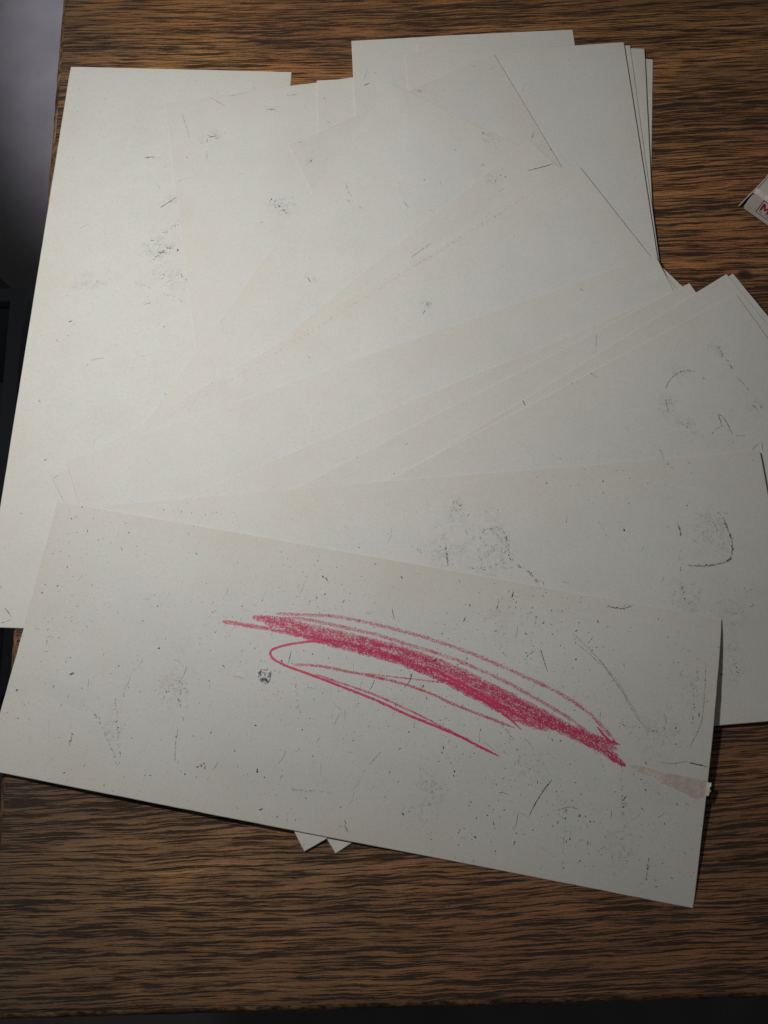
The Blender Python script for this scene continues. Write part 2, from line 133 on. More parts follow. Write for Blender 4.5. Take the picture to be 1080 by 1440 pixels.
class NT:
    def __init__(s, name):
        s.m = bpy.data.materials.new(name); s.m.use_nodes = True; s.t = s.m.node_tree
        s.bsdf = s.t.nodes['Principled BSDF']; s.out = s.t.nodes['Material Output']
    def n(s, typ, **kw):
        nd = s.t.nodes.new(typ)
        for k, v in kw.items():
            if k in nd.inputs.keys() and not hasattr(nd, k): s.set(nd.inputs[k], v)
            else: setattr(nd, k, v)
        return nd
    def set(s, inp, v):
        if hasattr(v, 'is_linked') or isinstance(v, bpy.types.NodeSocket): s.t.links.new(v, inp)
        else: inp.default_value = v
    def math(s, op, a, b=0., c=0., clamp=False):
        nd = s.t.nodes.new('ShaderNodeMath'); nd.operation = op; nd.use_clamp = clamp
        for i, v in enumerate((a, b, c)): s.set(nd.inputs[i], v)
        return nd.outputs[0]
    def noise(s, vec, scale, detail=2., rough=.5, dist=0., dim='3D'):
        nd = s.t.nodes.new('ShaderNodeTexNoise'); nd.noise_dimensions = dim
        s.set(nd.inputs['Vector'], vec); s.set(nd.inputs['Scale'], scale); s.set(nd.inputs['Detail'], detail)
        s.set(nd.inputs['Roughness'], rough); s.set(nd.inputs['Distortion'], dist)
        return nd.outputs['Fac']
    def mapping(s, vec, scale=(1, 1, 1), loc=(0, 0, 0)):
        nd = s.t.nodes.new('ShaderNodeMapping'); s.set(nd.inputs['Vector'], vec)
        nd.inputs['Scale'].default_value = scale; nd.inputs['Location'].default_value = loc
        return nd.outputs[0]
    def ramp(s, fac, stops, interp='LINEAR'):
        nd = s.t.nodes.new('ShaderNodeValToRGB'); s.set(nd.inputs['Fac'], fac); cr = nd.color_ramp; cr.interpolation = interp
        while len(cr.elements) < len(stops): cr.elements.new(.5)
        for e, (p, c) in zip(cr.elements, stops):
            e.position = p; e.color = (c, c, c, 1) if isinstance(c, (int, float)) else (*c, 1)
        return nd.outputs['Color']
    def mix(s, fac, a, b, mode='MIX'):
        nd = s.t.nodes.new('ShaderNodeMix'); nd.data_type = 'RGBA'; nd.blend_type = mode
        s.set(nd.inputs['Factor'], fac)
        for i, v in (('A', a), ('B', b)):
            inp = [q for q in nd.inputs if q.name == i and q.type == 'RGBA'][0]
            s.set(inp, (*v, 1) if isinstance(v, tuple) and len(v) == 3 else v)
        return [q for q in nd.outputs if q.type == 'RGBA'][0]
    def bump(s, h, strength, dist):
        nd = s.t.nodes.new('ShaderNodeBump'); s.set(nd.inputs['Height'], h)
        nd.inputs['Strength'].default_value = strength; nd.inputs['Distance'].default_value = dist
        s.t.links.new(nd.outputs[0], s.bsdf.inputs['Normal']); return nd
    def obj(s):
        return s.n('ShaderNodeTexCoord').outputs['Object']
    def uv(s):
        return s.n('ShaderNodeTexCoord').outputs['UV']
    def base(s, c, rough=.6, spec=.5):
        s.set(s.bsdf.inputs['Base Color'], (*c, 1) if isinstance(c, tuple) else c)
        s.set(s.bsdf.inputs['Roughness'], rough); s.bsdf.inputs['Specular IOR Level'].default_value = spec
        return s.m
    def alpha(s, a): s.set(s.bsdf.inputs['Alpha'], a)

# ------------------------------------------------------------------ materials
def oak():
    t = NT('aged oak'); P = t.obj()
    warp = t.noise(t.mapping(P, (4, 9, 7)), 1., 2., .5)
    warp2 = t.noise(t.mapping(P, (50, 90, 45), (3, 1, 0)), 1., 3., .6)
    off = t.math('ADD', t.math('MULTIPLY', t.math('SUBTRACT', warp, .5), .018), t.math('MULTIPLY', t.math('SUBTRACT', warp2, .5), .0022))
    sep = t.n('ShaderNodeSeparateXYZ'); t.set(sep.inputs[0], P)
    comb = t.n('ShaderNodeCombineXYZ')
    t.set(comb.inputs[0], sep.outputs[0]); t.set(comb.inputs[1], t.math('ADD', sep.outputs[1], off)); t.set(comb.inputs[2], sep.outputs[2])
    Q = comb.outputs[0]
    band = t.noise(t.mapping(Q, (1.8, 50, 1)), 1., 3., .6)             # early and late wood
    fibre = t.noise(t.mapping(Q, (30, 2200, 1), (1, 7, 0)), 1., 3., .6)
    tone = t.noise(t.mapping(Q, (3.5, 30, 1), (9, 2, 0)), 1., 4., .65)
    redder = t.math('ADD', t.noise(t.mapping(P, (5, 6, 1), (2, 5, 0)), 1., 2., .5), t.math('MULTIPLY', t.math('ADD', sep.outputs[0], .16), .9))
    # rows of open pores at three sizes: long thin lines along the grain
    p1 = t.noise(t.mapping(Q, (26, 1000, 1), (1, 4, 0)), 1., 2., .5)
    p2 = t.noise(t.mapping(Q, (48, 1800, 1), (3, 3, 0)), 1., 2., .5)
    p3 = t.noise(t.mapping(Q, (110, 3400, 1), (5, 3, 0)), 1., 2., .5)
    g = t.math('ADD', t.math('ADD', t.math('MULTIPLY', p1, .36), t.math('MULTIPLY', p2, .44)), t.math('MULTIPLY', p3, .30))
    g = t.math('ADD', g, t.math('MULTIPLY', t.math('SUBTRACT', band, .5), .15))
    pore = t.ramp(g, [(.560, 0.), (.618, 1.)])                            # deep pores
    shade = t.ramp(g, [(.45, 0.), (.58, 1.)])                             # soft streaks
    col = t.ramp(tone, [(.30, (.310, .135, .047)), (.5, (.490, .235, .080)), (.70, (.670, .360, .135))])
    col = t.mix(t.ramp(redder, [(.42, 0.), (.68, .75)]), col, (.450, .165, .066))
    col = t.mix(t.math('MULTIPLY', t.ramp(band, [(.40, 0.), (.66, 1.)]), .5), col, (.170, .078, .036))
    col = t.mix(t.math('MULTIPLY', shade, .68), col, (.085, .036, .014))
    col = t.mix(t.ramp(fibre, [(.42, 0.), (.66, .45)]), col, (.09, .045, .022))
    grit = t.noise(t.mapping(P, (900, 2200, 1)), 1., 2., .7)
    col = t.mix(t.ramp(grit, [(.40, .30), (.62, 0.)]), col, (.07, .04, .025))
    col = t.mix(t.ramp(grit, [(.58, 0.), (.74, .22)]), col, (.50, .35, .23))
    # the front margin blends into a duller greyish brown
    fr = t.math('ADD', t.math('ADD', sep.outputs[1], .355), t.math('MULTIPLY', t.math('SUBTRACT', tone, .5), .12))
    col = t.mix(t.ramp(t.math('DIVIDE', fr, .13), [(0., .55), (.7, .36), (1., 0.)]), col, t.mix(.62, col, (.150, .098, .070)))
    kd = t.n('ShaderNodeVectorMath', operation='DISTANCE'); t.set(kd.inputs[0], t.mapping(Q, (1, 1.7, 0), (.2-KNOT[0], (.25-KNOT[1])*1.7, 0))); kd.inputs[1].default_value = (0, 0, 0)
    kd = t.math('ADD', kd.outputs['Value'], t.math('MULTIPLY', t.math('SUBTRACT', fibre, .5), .002))
    col = t.mix(t.ramp(t.math('DIVIDE', kd, .005), [(.45, .9), (.85, 0.)]), col, (.018, .010, .007))     # a small knot
    grime = t.noise(t.mapping(P, (11, 30, 1), (4, 8, 0)), 1., 4., .65)
    col = t.mix(t.ramp(grime, [(.52, 0.), (.72, .6)]), col, (.055, .040, .030))   # worn-in dirt
    # a dulled, dirtier margin along the left end of the top, where hands rub it
    endx = t.math('ADD', t.math('ADD', sep.outputs[0], .36), t.math('MULTIPLY', sep.outputs[1], .03))
    endn = t.math('ADD', endx, t.math('MULTIPLY', t.math('SUBTRACT', grime, .5), .10))
    col = t.mix(t.ramp(t.math('DIVIDE', endn, .07), [(0., .60), (.35, .38), (1., 0.)]), col, (.070, .052, .040))
    col = t.mix(t.math('MULTIPLY', pore, .90), col, (.016, .008, .005))
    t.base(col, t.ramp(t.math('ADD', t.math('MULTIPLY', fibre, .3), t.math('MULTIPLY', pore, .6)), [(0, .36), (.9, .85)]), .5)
    h = t.math('SUBTRACT', t.math('MULTIPLY', fibre, .35), pore)
    t.bump(h, .8, .00045)
    return t.m
def end_oak():
    t = NT('worn oak edge'); P = t.obj()
    a = t.noise(t.mapping(P, (300, 260, 900)), 1., 4., .6)
    c = t.noise(t.mapping(P, (30, 40, 60)), 1., 3., .6)
    col = t.ramp(a, [(.38, (.035, .020, .012)), (.52, (.19, .105, .055)), (.7, (.30, .18, .10))])
    col = t.mix(t.ramp(c, [(.45, 0.), (.65, .85)]), col, (.035, .022, .015))
    t.base(col, .6, .35); t.bump(a, .9, .0004)
    return t.m
def card(name, w, h, tint, warm=0.):
    t = NT(name); uv = t.n('ShaderNodeSeparateXYZ'); t.set(uv.inputs[0], t.uv())
    u, v = uv.outputs[0], uv.outputs[1]
    def edge(x, l): return t.math('MULTIPLY', t.math('MINIMUM', x, t.math('SUBTRACT', 1., x)), l)
    P = t.obj()
    d = t.math('MINIMUM', edge(u, w), edge(v, h))
    big = t.noise(P, 26., 3., .55); d = t.math('ADD', d, t.math('MULTIPLY', t.math('SUBTRACT', big, .5), .020))
    age = t.ramp(t.math('DIVIDE', d, .030), [(0, .48), (.2, .32), (.55, .12), (1., 0.)])
    patch = t.noise(P, 9., 3., .55)                                     # ageing is uneven from edge to edge
    age = t.math('MULTIPLY', age, t.ramp(patch, [(.30, .25), (.68, 1.)]))
    mott = t.noise(P, 60., 4., .6)
    base = t.mix(t.ramp(mott, [(.3, 0.), (.7, 1.)]), (.598*tint, .608*tint, .604*tint), (.622*tint, .634*tint, .640*tint))
    col = t.mix(age, base, (.610*tint, .565*tint, .485*tint))
    foxing = t.noise(P, 18., 3., .5)
    col = t.mix(t.math('MULTIPLY', age, t.ramp(foxing, [(.5, 0.), (.72, .5)])), col, (.57*tint, .475*tint, .40*tint))
    stain = t.noise(t.mapping(P, (1, 1, 1), (.7, .3, 0)), 34., 4., .6)
    col = t.mix(t.ramp(stain, [(.52, 0.), (.78, .30)]), col, (.555*tint, .525*tint, .465*tint))
    col = t.mix(warm, col, (.575*tint, .545*tint, .475*tint))
    hue = t.noise(t.mapping(P, (1, 1, 1), (.2, .9, 0)), 120., 3., .55)
    col = t.mix(t.ramp(hue, [(.38, 0.), (.62, 1.)]), t.mix(1., col, (1.0, .982, .962), 'MULTIPLY'), t.mix(1., col, (.972, .985, .972), 'MULTIPLY'))
    grain = t.noise(P, 1000., 3., .75)
    col = t.mix(t.ramp(grain, [(.34, .20), (.56, 0.)]), col, (.40, .39, .37))
    fib = t.noise(P, 2600., 3., .7)
    speck = t.noise(P, 950., 2., .6)
    col = t.mix(t.ramp(speck, [(.62, 0.), (.76, .34)]), col, (.33, .31, .28))
    col = t.mix(t.math('MULTIPLY', fib, .22), col, (.42*tint, .42*tint, .40*tint))
    t.base(col, .62, .35); t.bump(t.math('ADD', fib, t.math('MULTIPLY', mott, 2.)), .5, .00007)
    return t.m
def plain(name, c, rough=.6, spec=.4, nscale=None, c2=None):
    t = NT(name)
    if nscale:
        n = t.noise(t.obj(), nscale, 4., .6); col = t.mix(t.ramp(n, [(.35, 0.), (.65, 1.)]), c, c2); t.bump(n, .3, .0003)
        t.base(col, rough, spec)
    else: t.base(c, rough, spec)
    return t.m
def graphite(name, c, lo, hi, sc, amax=1.):
    t = NT(name); n = t.noise(t.obj(), sc, 2., .6)
    t.base(c, .5, .4); t.alpha(t.ramp(n, [(lo, 0.), (hi, amax)])); return t.m
def crayon_mat(name, lo, hi):
    t = NT(name); P = t.obj(); uv = t.n('ShaderNodeSeparateXYZ'); t.set(uv.inputs[0], t.uv())
    across = t.math('ABSOLUTE', t.math('SUBTRACT', t.math('MULTIPLY', uv.outputs[1], 2.), 1.))
    streak = t.n('ShaderNodeCombineXYZ'); t.set(streak.inputs[0], t.math('MULTIPLY', uv.outputs[0], 160.)); t.set(streak.inputs[1], t.math('MULTIPLY', uv.outputs[1], 9.))
    s = t.noise(streak.outputs[0], 1., 2., .6)
    g = t.noise(P, 1700., 3., .65); g2 = t.noise(P, 420., 2., .5)
    a = t.math('ADD', t.math('ADD', t.math('MULTIPLY', g, .60), t.math('MULTIPLY', s, .28)), t.math('MULTIPLY', g2, .16))
    a = t.math('SUBTRACT', a, t.math('MULTIPLY', t.math('POWER', across, 3.), .14))
    al = t.ramp(a, [(lo, 0.), (hi, 1.)])
    col = t.mix(t.ramp(s, [(.35, 0.), (.62, 1.)]), (.86, .048, .200), (.52, .026, .100))
    t.base(col, .45, .45); t.alpha(t.math('MULTIPLY', al, .93)); t.bump(g, .3, .0001)
    return t.m

M_OAK, M_END = oak(), end_oak()
CARDS = [card('aged card %d' % i, .28, .111, k) for i, k in enumerate((1.0, .965, .93))]
M_CORE = plain('cut card edge', (.625, .62, .59), .8, .2, 1800., (.575, .57, .545))
M_DARK = graphite('dark scuff', (.036, .034, .033), .34, .56, 2600., .9)
M_GREY = graphite('grey scuff', (.10, .097, .092), .38, .62, 2200., .62)
def smudge_mat():
    t = NT('soft graphite smudge'); uv = t.n('ShaderNodeSeparateXYZ'); t.set(uv.inputs[0], t.uv()); P = t.obj()
    a = t.noise(P, 1500., 3., .7); c = t.noise(P, 230., 3., .65, 1.5)
    f = t.ramp(a, [(.52, 0.), (.66, .8)]); f = t.math('MULTIPLY', f, t.ramp(c, [(.46, 0.), (.64, 1.)]))
    f = t.math('ADD', t.math('MULTIPLY', f, .50), t.math('MULTIPLY', t.ramp(c, [(.45, 0.), (.8, 1.)]), .06))
    t.base((.075, .073, .070), .5, .4); t.alpha(t.math('MULTIPLY', f, t.math('SUBTRACT', 1., t.math('POWER', uv.outputs[0], 1.5)))); return t.m
M_SMUDGE = smudge_mat()
M_RUST = graphite('rusty scuff', (.16, .045, .040), .36, .52, 2200., .7)

# ------------------------------------------------------------------ table
# the old top is not quite square: its left and front edges run as measured in the photograph
LX = lambda y: LEFT[1] + LEFT[0]*y
FYX = lambda x: FRONT[1] + FRONT[0]*x
BY, RX, TT = .62, .62, .028
def build_table():
    root = bpy.data.objects.new('table', None); COL.objects.link(root); root.location = (.2, .25, -.75)
    tag(root, 'dark brown oak table with open grain under the fanned sheets', 'table')
    # rounded edge profile swept round the outline
    R = .0042
    out = [(LX(-.105), FYX(-.151)), (RX, FYX(RX)), (RX, BY), (LX(BY), BY)]
    prof = [(R*(1-math.sin(a)), -R*(1-math.cos(a))) for a in [k*math.pi/2/5 for k in range(6)]]   # (inset, z)
    prof += [(0., -TT+R), (R*.3, -TT+R*.3), (R, -TT)]
    rnd = random.Random(3)
    pts = []
    for i in range(4):
        a, b = Vector(out[i]), Vector(out[(i+1) % 4]); n = 160 if i in (0, 3) else 40
        for k in range(n): pts.append((a.lerp(b, k/n)))
    ctr = Vector((.2, .25)); N = len(pts)
    verts, faces, mi = [], [], []
    jit = [0.]*N
    for k in range(N): jit[k] = .00035*(rnd.random()-.5)
    for ins, z in prof:
        for k, p in enumerate(pts):
            # inset towards the inside along both axes near corners
            x = min(max(p.x, LX(p.y)+ins), RX-ins); y = min(max(p.y, FYX(p.x)+ins), BY-ins)
            w = jit[k] if z < -R*.1 else 0
            verts.append((x+w, y+w, z))
    L = len(prof)
    for j in range(L-1):
        for k in range(N):
            k2 = (k+1) % N
            faces.append((j*N+k, (j+1)*N+k, (j+1)*N+k2, j*N+k2)); mi.append(1 if 1 <= j else 0)
    faces.append(tuple(range(N))); mi.append(0)
    faces.append(tuple(range((L-1)*N, L*N))[::-1]); mi.append(0)
    me = bpy.data.meshes.new('table_top'); me.from_pydata([(x-.2, y-.25, z+.75) for x, y, z in verts], [], faces)
    me.materials.append(M_OAK); me.materials.append(M_END); me.polygons.foreach_set('material_index', mi)
    me.polygons.foreach_set('use_smooth', [f < (L-1)*N for f in range(len(faces))])
    o = bpy.data.objects.new('table_top', me); COL.objects.link(o); o.parent = root
    for sx, sy in ((-.10, -.05), (.57, -.05), (-.10, .56), (.57, .56)):
        bm = bmesh.new(); bmesh.ops.create_cone(bm, cap_ends=True, segments=16, radius1=.016, radius2=.024, depth=.722)
        bm_obj('leg', bm, M_OAK, root, (sx-.2, sy-.25, .361), True)
    return root
build_table()

# ------------------------------------------------------------------ floor and what is on it, seen past the table's left edge
t = NT('grey carpet'); P = t.obj()
a = t.noise(P, 900., 3., .7); b = t.noise(P, 14., 3., .5)
t.base(t.mix(t.ramp(b, [(.35, 0.), (.65, 1.)]), (.115, .108, .122), (.135, .128, .140)), .95, .1); t.bump(a, .6, .002)
fl = mesh_obj('floor', [(-3, -3, 0), (3, -3, 0), (3, 3, 0), (-3, 3, 0)], [(0, 1, 2, 3)], t.m, None, (0, 0, -.75))
tag(fl, 'grey floor far below the table edge', 'floor', None, 'structure')

M_BIN = plain('blue grey plastic', (.034, .042, .056), .5, .4); M_BINI = plain('dark bin inside', (.07, .078, .10), .7, .3)
def build_bin():
    root = bpy.data.objects.new('storage_bin', None); COL.objects.link(root); root.location = (-.70, .25, -.75)
    tag(root, 'dark blue grey open bin on the floor left of the table', 'bin')
    hx, y0, y1, H, wl = .285, -.22, .243, .25, .014
    def bar(bm, a, b):
        c = [(p+q)/2 for p, q in zip(a, b)]; s = [abs(q-p) for p, q in zip(a, b)]
        bmesh.ops.create_cube(bm, size=1, matrix=Matrix.Translation(c) @ Matrix.Diagonal((*s, 1)))
    bm = bmesh.new()
    bar(bm, (-hx, y0, 0), (hx, y1, .01))
    bar(bm, (-hx, y0, .01), (-hx+.006, y1, H-.012)); bar(bm, (hx-.006, y0, .01), (hx, y1, H-.012))
    bar(bm, (-hx+.006, y0, .01), (hx-.006, y0+.006, H-.012)); bar(bm, (-hx+.006, y1-.006, .01), (hx-.006, y1, H-.012))
    bm_obj('walls', bm, M_BINI, root)
    o = [(-hx-.004, y0-.004), (hx+.004, y0-.004), (hx+.004, y1+.004), (-hx-.004, y1+.004)]; i = [(-hx+.012, y0+.012), (hx-.012, y0+.012), (hx-.012, y1-.012), (-hx+.012, y1-.012)]
    vv = [(*p, z) for z in (H-.012, H) for p in o+i]
    ff = []
    for k in range(4):
        k2 = (k+1) % 4
        ff += [(8+k, 8+k2, 12+k2, 12+k), (k, k2, 8+k2, 8+k), (4+k2, 4+k, 12+k, 12+k2), (k2, k, 4+k, 4+k2)]
    mesh_obj('rim', vv, ff, M_BIN, root)
    bm = bmesh.new(); vs_ = [bm.verts.new(p) for p in ((hx-.012, y1+.0045, H-.002), (hx-.10, y1+.09, H+.03), (hx-.40, y1+.16, H+.05), (hx-.40, y1+.0045, H-.002))]
    bm.faces.new(vs_); bmesh.ops.solidify(bm, geom=bm.faces[:], thickness=.003)
    bm_obj('lid_flap', bm, M_BIN, root)
build_bin()

# ------------------------------------------------------------------ the fan of cards: each sheet rests on those below it
T=0.00042; GX0,GY0,GS=-.30,-.26,.0025; GNX,GNY=300,300
NU,NV=57,23
def frame(bd):
    x,y,th,W,H,sh=bd
    e=np.array([np.cos(th),np.sin(th)]); a=th-np.pi/2+sh
    return np.array([x,y]),e*W,np.array([np.cos(a),np.sin(a)])*H
def bil(g,fx,fy):
    nx,ny=g.shape
    fx=np.clip(fx,0,nx-1.001); fy=np.clip(fy,0,ny-1.001)
    i=fx.astype(int); j=fy.astype(int); a=fx-i; b=fy-j
    return g[i,j]*(1-a)*(1-b)+g[i+1,j]*a*(1-b)+g[i,j+1]*(1-a)*b+g[i+1,j+1]*a*b
def blur(r):
    p=np.pad(r,1,mode='edge')
    r=(p[:-2,1:-1]+2*p[1:-1,1:-1]+p[2:,1:-1])/4
    p=np.pad(r,1,mode='edge')
    return (p[1:-1,:-2]+2*p[1:-1,1:-1]+p[1:-1,2:])/4
def rest_plane(S,w):
    # rigid rest: plane over the support whose contact triangle holds the centroid; S (nu,nv) in uv units
    nu,nv=S.shape
    U,V=np.meshgrid(np.linspace(0,1,nu),np.linspace(0,1,nv),indexing='ij')
    pts=[]
    bu=[(0,1)]+[(k,min(k+6,nu-1)) for k in range(1,nu-1,6)]+[(nu-1,nu)]
    bv=[(0,1)]+[(k,min(k+5,nv-1)) for k in range(1,nv-1,5)]+[(nv-1,nv)]
    for a,b in bu:
        for c,d in bv:
            blk=S[a:b,c:d]
            if not blk.size: continue
            k=np.unravel_index(blk.argmax(),blk.shape); pts.append((U[a+k[0],c+k[1]],V[a+k[0],c+k[1]],blk[k]))
    P=np.array(pts); n=len(P)
    ix=np.array(list(itertools.combinations(range(n),3)))
    A,B,C=P[ix[:,0]],P[ix[:,1]],P[ix[:,2]]
    def cr(p,q): return p[:,0]*q[:,1]-p[:,1]*q[:,0]
    c=np.array([.5,.5])
    d1=cr(B-A,c-A[:,:2]);d2=cr(C-B,c-B[:,:2]);d3=cr(A-C,c-C[:,:2])
    area=cr(B-A,C-A)
    ok=(np.abs(area)>.02)&(((d1>=-1e-9)&(d2>=-1e-9)&(d3>=-1e-9))|((d1<=1e-9)&(d2<=1e-9)&(d3<=1e-9)))
    A,B,C,area=A[ok],B[ok],C[ok],area[ok]
    p,q=B-A,C-A
    gu=(p[:,2]*q[:,1]-q[:,2]*p[:,1])/area; gv=(q[:,2]*p[:,0]-p[:,2]*q[:,0])/area
    z0=A[:,2]-gu*A[:,0]-gv*A[:,1]
    viol=np.max(P[None,:,2]-(z0[:,None]+gu[:,None]*P[None,:,0]+gv[:,None]*P[None,:,1]),1)
    k=(viol+1e-3*(z0+gu/2+gv/2)).argmin()
    return z0[k]+max(viol[k],0)+gu[k]*U+gv[k]*V
def step(x,a):
    x=np.clip((x-a)/(1-a),0,1); return x*x*(3-2*x)
def warp(n,U,V):
    # how single sheets are bowed: lift in metres over their (u, v)
    if n=='A': return .0038*step(U,.55)*np.sin(np.pi*np.clip(V,0,1))**.9+.0016*step(1-U,.45)*step(V,.3)
    if n=='B': return .0014*step(U,.6)*(1-.7*V)
    if n=='I': return .0010*step(U,.75)
    if n=='J': return .0004*step(V,.7)
    if n=='K': return .0004*step(U,.8)
    if n in 'QS': return .0008*step(V,.6)
    if n in 'CE': return .0005*step(U,.75)
    return 0.
def drape(boards,order,iters=260,g=1.6e-5):
    G=np.zeros((GNX,GNY)); out={}
    U,V=np.meshgrid(np.linspace(0,1,NU),np.linspace(0,1,NV),indexing='ij')
    X,Y=np.meshgrid(GX0+GS*np.arange(GNX),GY0+GS*np.arange(GNY),indexing='ij')
    for n in order:
        o,e,h=frame(boards[n])
        px=o[0]+e[0]*U+h[0]*V; py=o[1]+e[1]*U+h[1]*V
        M=G.copy()
        for dx in(-1,0,1):
            for dy in(-1,0,1):
                M=np.maximum(M,np.roll(np.roll(G,dx,0),dy,1))
        s=bil(M,(px-GX0)/GS,(py-GY0)/GS)
        pl=rest_plane(s,None)
        r=np.maximum(0,s-pl)
        for k in range(iters): r=np.maximum(s-pl,blur(r)-g)
        for k in range(3): r=np.maximum(s-pl,blur(r))
        z=pl+r+4e-5+warp(n,U,V)
        out[n]=z
        det=e[0]*h[1]-e[1]*h[0]
        uu=((X-o[0])*h[1]-(Y-o[1])*h[0])/det; vv=(e[0]*(Y-o[1])-e[1]*(X-o[0]))/det
        ins=(uu>=0)&(uu<=1)&(vv>=0)&(vv<=1)
        zz=bil(z,np.clip(uu,0,1)*(NU-1),np.clip(vv,0,1)*(NV-1))+T
        G=np.where(ins,np.maximum(G,zz),G)
    return out,G
def point(bd,z,u,v):
    o,e,h=frame(bd); q=o+e*u+h*v
    return np.array([q[0],q[1],float(bil(z,np.array(u*(NU-1.)),np.array(v*(NV-1.))))+T])
SHAPES, TOPG = drape(BOARD, ORDER)
def surf(n, u, v):
    """world point on the upper face of sheet n at metres (u, v) from its corner"""
    bd = BOARD[n]; p = point(bd, SHAPES[n], min(max(u/bd[3], 0), 1), min(max(v/bd[4], 0), 1))
    o, e, h = frame(bd); q = o + e*(u/bd[3]) + h*(v/bd[4])
    return np.array([q[0], q[1], p[2]])

LABEL = {
 'A': 'off-white sheet scribbled with red crayon, topmost of the fan',
 'B': 'sheet with rubbed curved pencil traces directly beneath the crayon scribbled one',
 'C': 'sheet with scrawled dark arc and arrow marks at the right edge of the photo',
 'D': 'sheet whose upper right corner peeps just above the arc-marked sheet',
 'E': 'lowest of the three stepped corners at the right edge, showing only a thin rim',
 'F': 'sheet ending in the small pointed corner left of the three stepped right corners',
 'G': 'thin wedge of sheet with a hidden tip, just above the small pointed corner',
 'H': 'broad plain sheet of the fan just below the one with two black flecks',
 'I': 'sheet with two black flecks mid-fan and a black shadow along its short right edge',
 'I2': 'sliver of sheet peeping beside the upper tip of the two-flecked sheet',
 'K': 'sheet with a bold dark dash whose short edge meets a longer one in a V',
 'J': 'yellowed sheet with the long dark edge line slanting down at upper middle',
 'L': 'sheet with its corner pointing up near top centre, clean and bluish white',
 'Q': 'plain clean upright sheet at upper right, topmost of the stepped upright edges',
 'R': 'thin strip of upright sheet directly right of the plain clean one',
 'S': 'wider strip of upright sheet, third of the stepped edges at upper right',
 'T': 'outermost and shortest strip of the stepped upright edges at upper right',
 'O': 'upright sheet reaching highest, its long straight top edge against dark oak',
 'N': 'narrow strip of sheet just left of the one reaching highest',
 'M': 'upright sheet with a dark smudge near its top, lying on the far left sheet',
 'P': 'brightest sheet, upright at far left and overhanging the table edge',
}
TINT = {'A': 1, 'J': 1}
SHEET = {}
for bi, n in enumerate(ORDER):
    bd, z = BOARD[n], SHAPES[n]; o, e, h = frame(bd); nu, nv = z.shape
    rnd = random.Random('sheet'+n)
    bev, bz = .00024, .00018
    verts, uvs, faces, mi = [], [], [], []; wear, cn = {}, {}
    U = np.linspace(0, 1, nu); V = np.linspace(0, 1, nv)
    def add(u, v, zz, ins=0.):
        uu = min(max(u, ins/bd[3]), 1-ins/bd[3]); vv = min(max(v, ins/bd[4]), 1-ins/bd[4])
        if ins >= 0 and (u in (0., 1.) or v in (0., 1.)):                # worn edge: nicks and blunted corners
            du, dv = wear.setdefault((u, v), (max(0, rnd.gauss(0, .00005)), max(0, rnd.gauss(0, .00005))))
            if u in (0., 1.) and v in (0., 1.): du, dv = cn.setdefault((u, v), (.00004+.00016*rnd.random()**2,)*2)
            if u in (0., 1.): uu += du/bd[3]*(1 if u == 0 else -1)
            if v in (0., 1.): vv += dv/bd[4]*(1 if v == 0 else -1)
        q = e*uu + h*vv; verts.append((q[0], q[1], zz)); uvs.append((u, v)); return len(verts)-1
    top = [[add(float(U[i]), float(V[j]), z[i, j]+T, bev) for j in range(nv)] for i in range(nu)]
    bot = [[add(float(U[i]), float(V[j]), z[i, j]) for j in range(nv)] for i in range(nu)]
    for i in range(nu-1):
        for j in range(nv-1):
            faces.append((top[i][j], top[i][j+1], top[i+1][j+1], top[i+1][j])); mi.append(0)
            faces.append((bot[i][j], bot[i+1][j], bot[i+1][j+1], bot[i][j+1])); mi.append(0)
    ring = [(i, 0) for i in range(nu)] + [(nu-1, j) for j in range(1, nv)] + [(i, nv-1) for i in range(nu-2, -1, -1)] + [(0, j) for j in range(nv-2, 0, -1)]
    side = [add(float(U[i]), float(V[j]), z[i, j]+T-bz) for i, j in ring]
    K = len(ring)
    for k in range(K):
        (i, j), (i2, j2) = ring[k], ring[(k+1) % K]
        faces.append((top[i][j], top[i2][j2], side[(k+1) % K], side[k])); mi.append(1)
        faces.append((side[k], side[(k+1) % K], bot[i2][j2], bot[i][j])); mi.append(1)
    sm = [m == 0 for m in mi]
    ob = mesh_obj('cardboard_sheet', verts, faces, [CARDS[TINT.get(n, 0)], M_CORE], None, (o[0], o[1], 0), sm, uvs, mi)
    bm = bmesh.new(); bm.from_mesh(ob.data); bmesh.ops.recalc_face_normals(bm, faces=bm.faces)
    for ed in bm.edges: ed.smooth = len({f.material_index for f in ed.link_faces}) < 2
    bm.to_mesh(ob.data); bm.free()
    tag(ob, LABEL[n], 'cardboard sheet', 'off-white cardboard sheets fanned out on the table'); SHEET[n] = ob

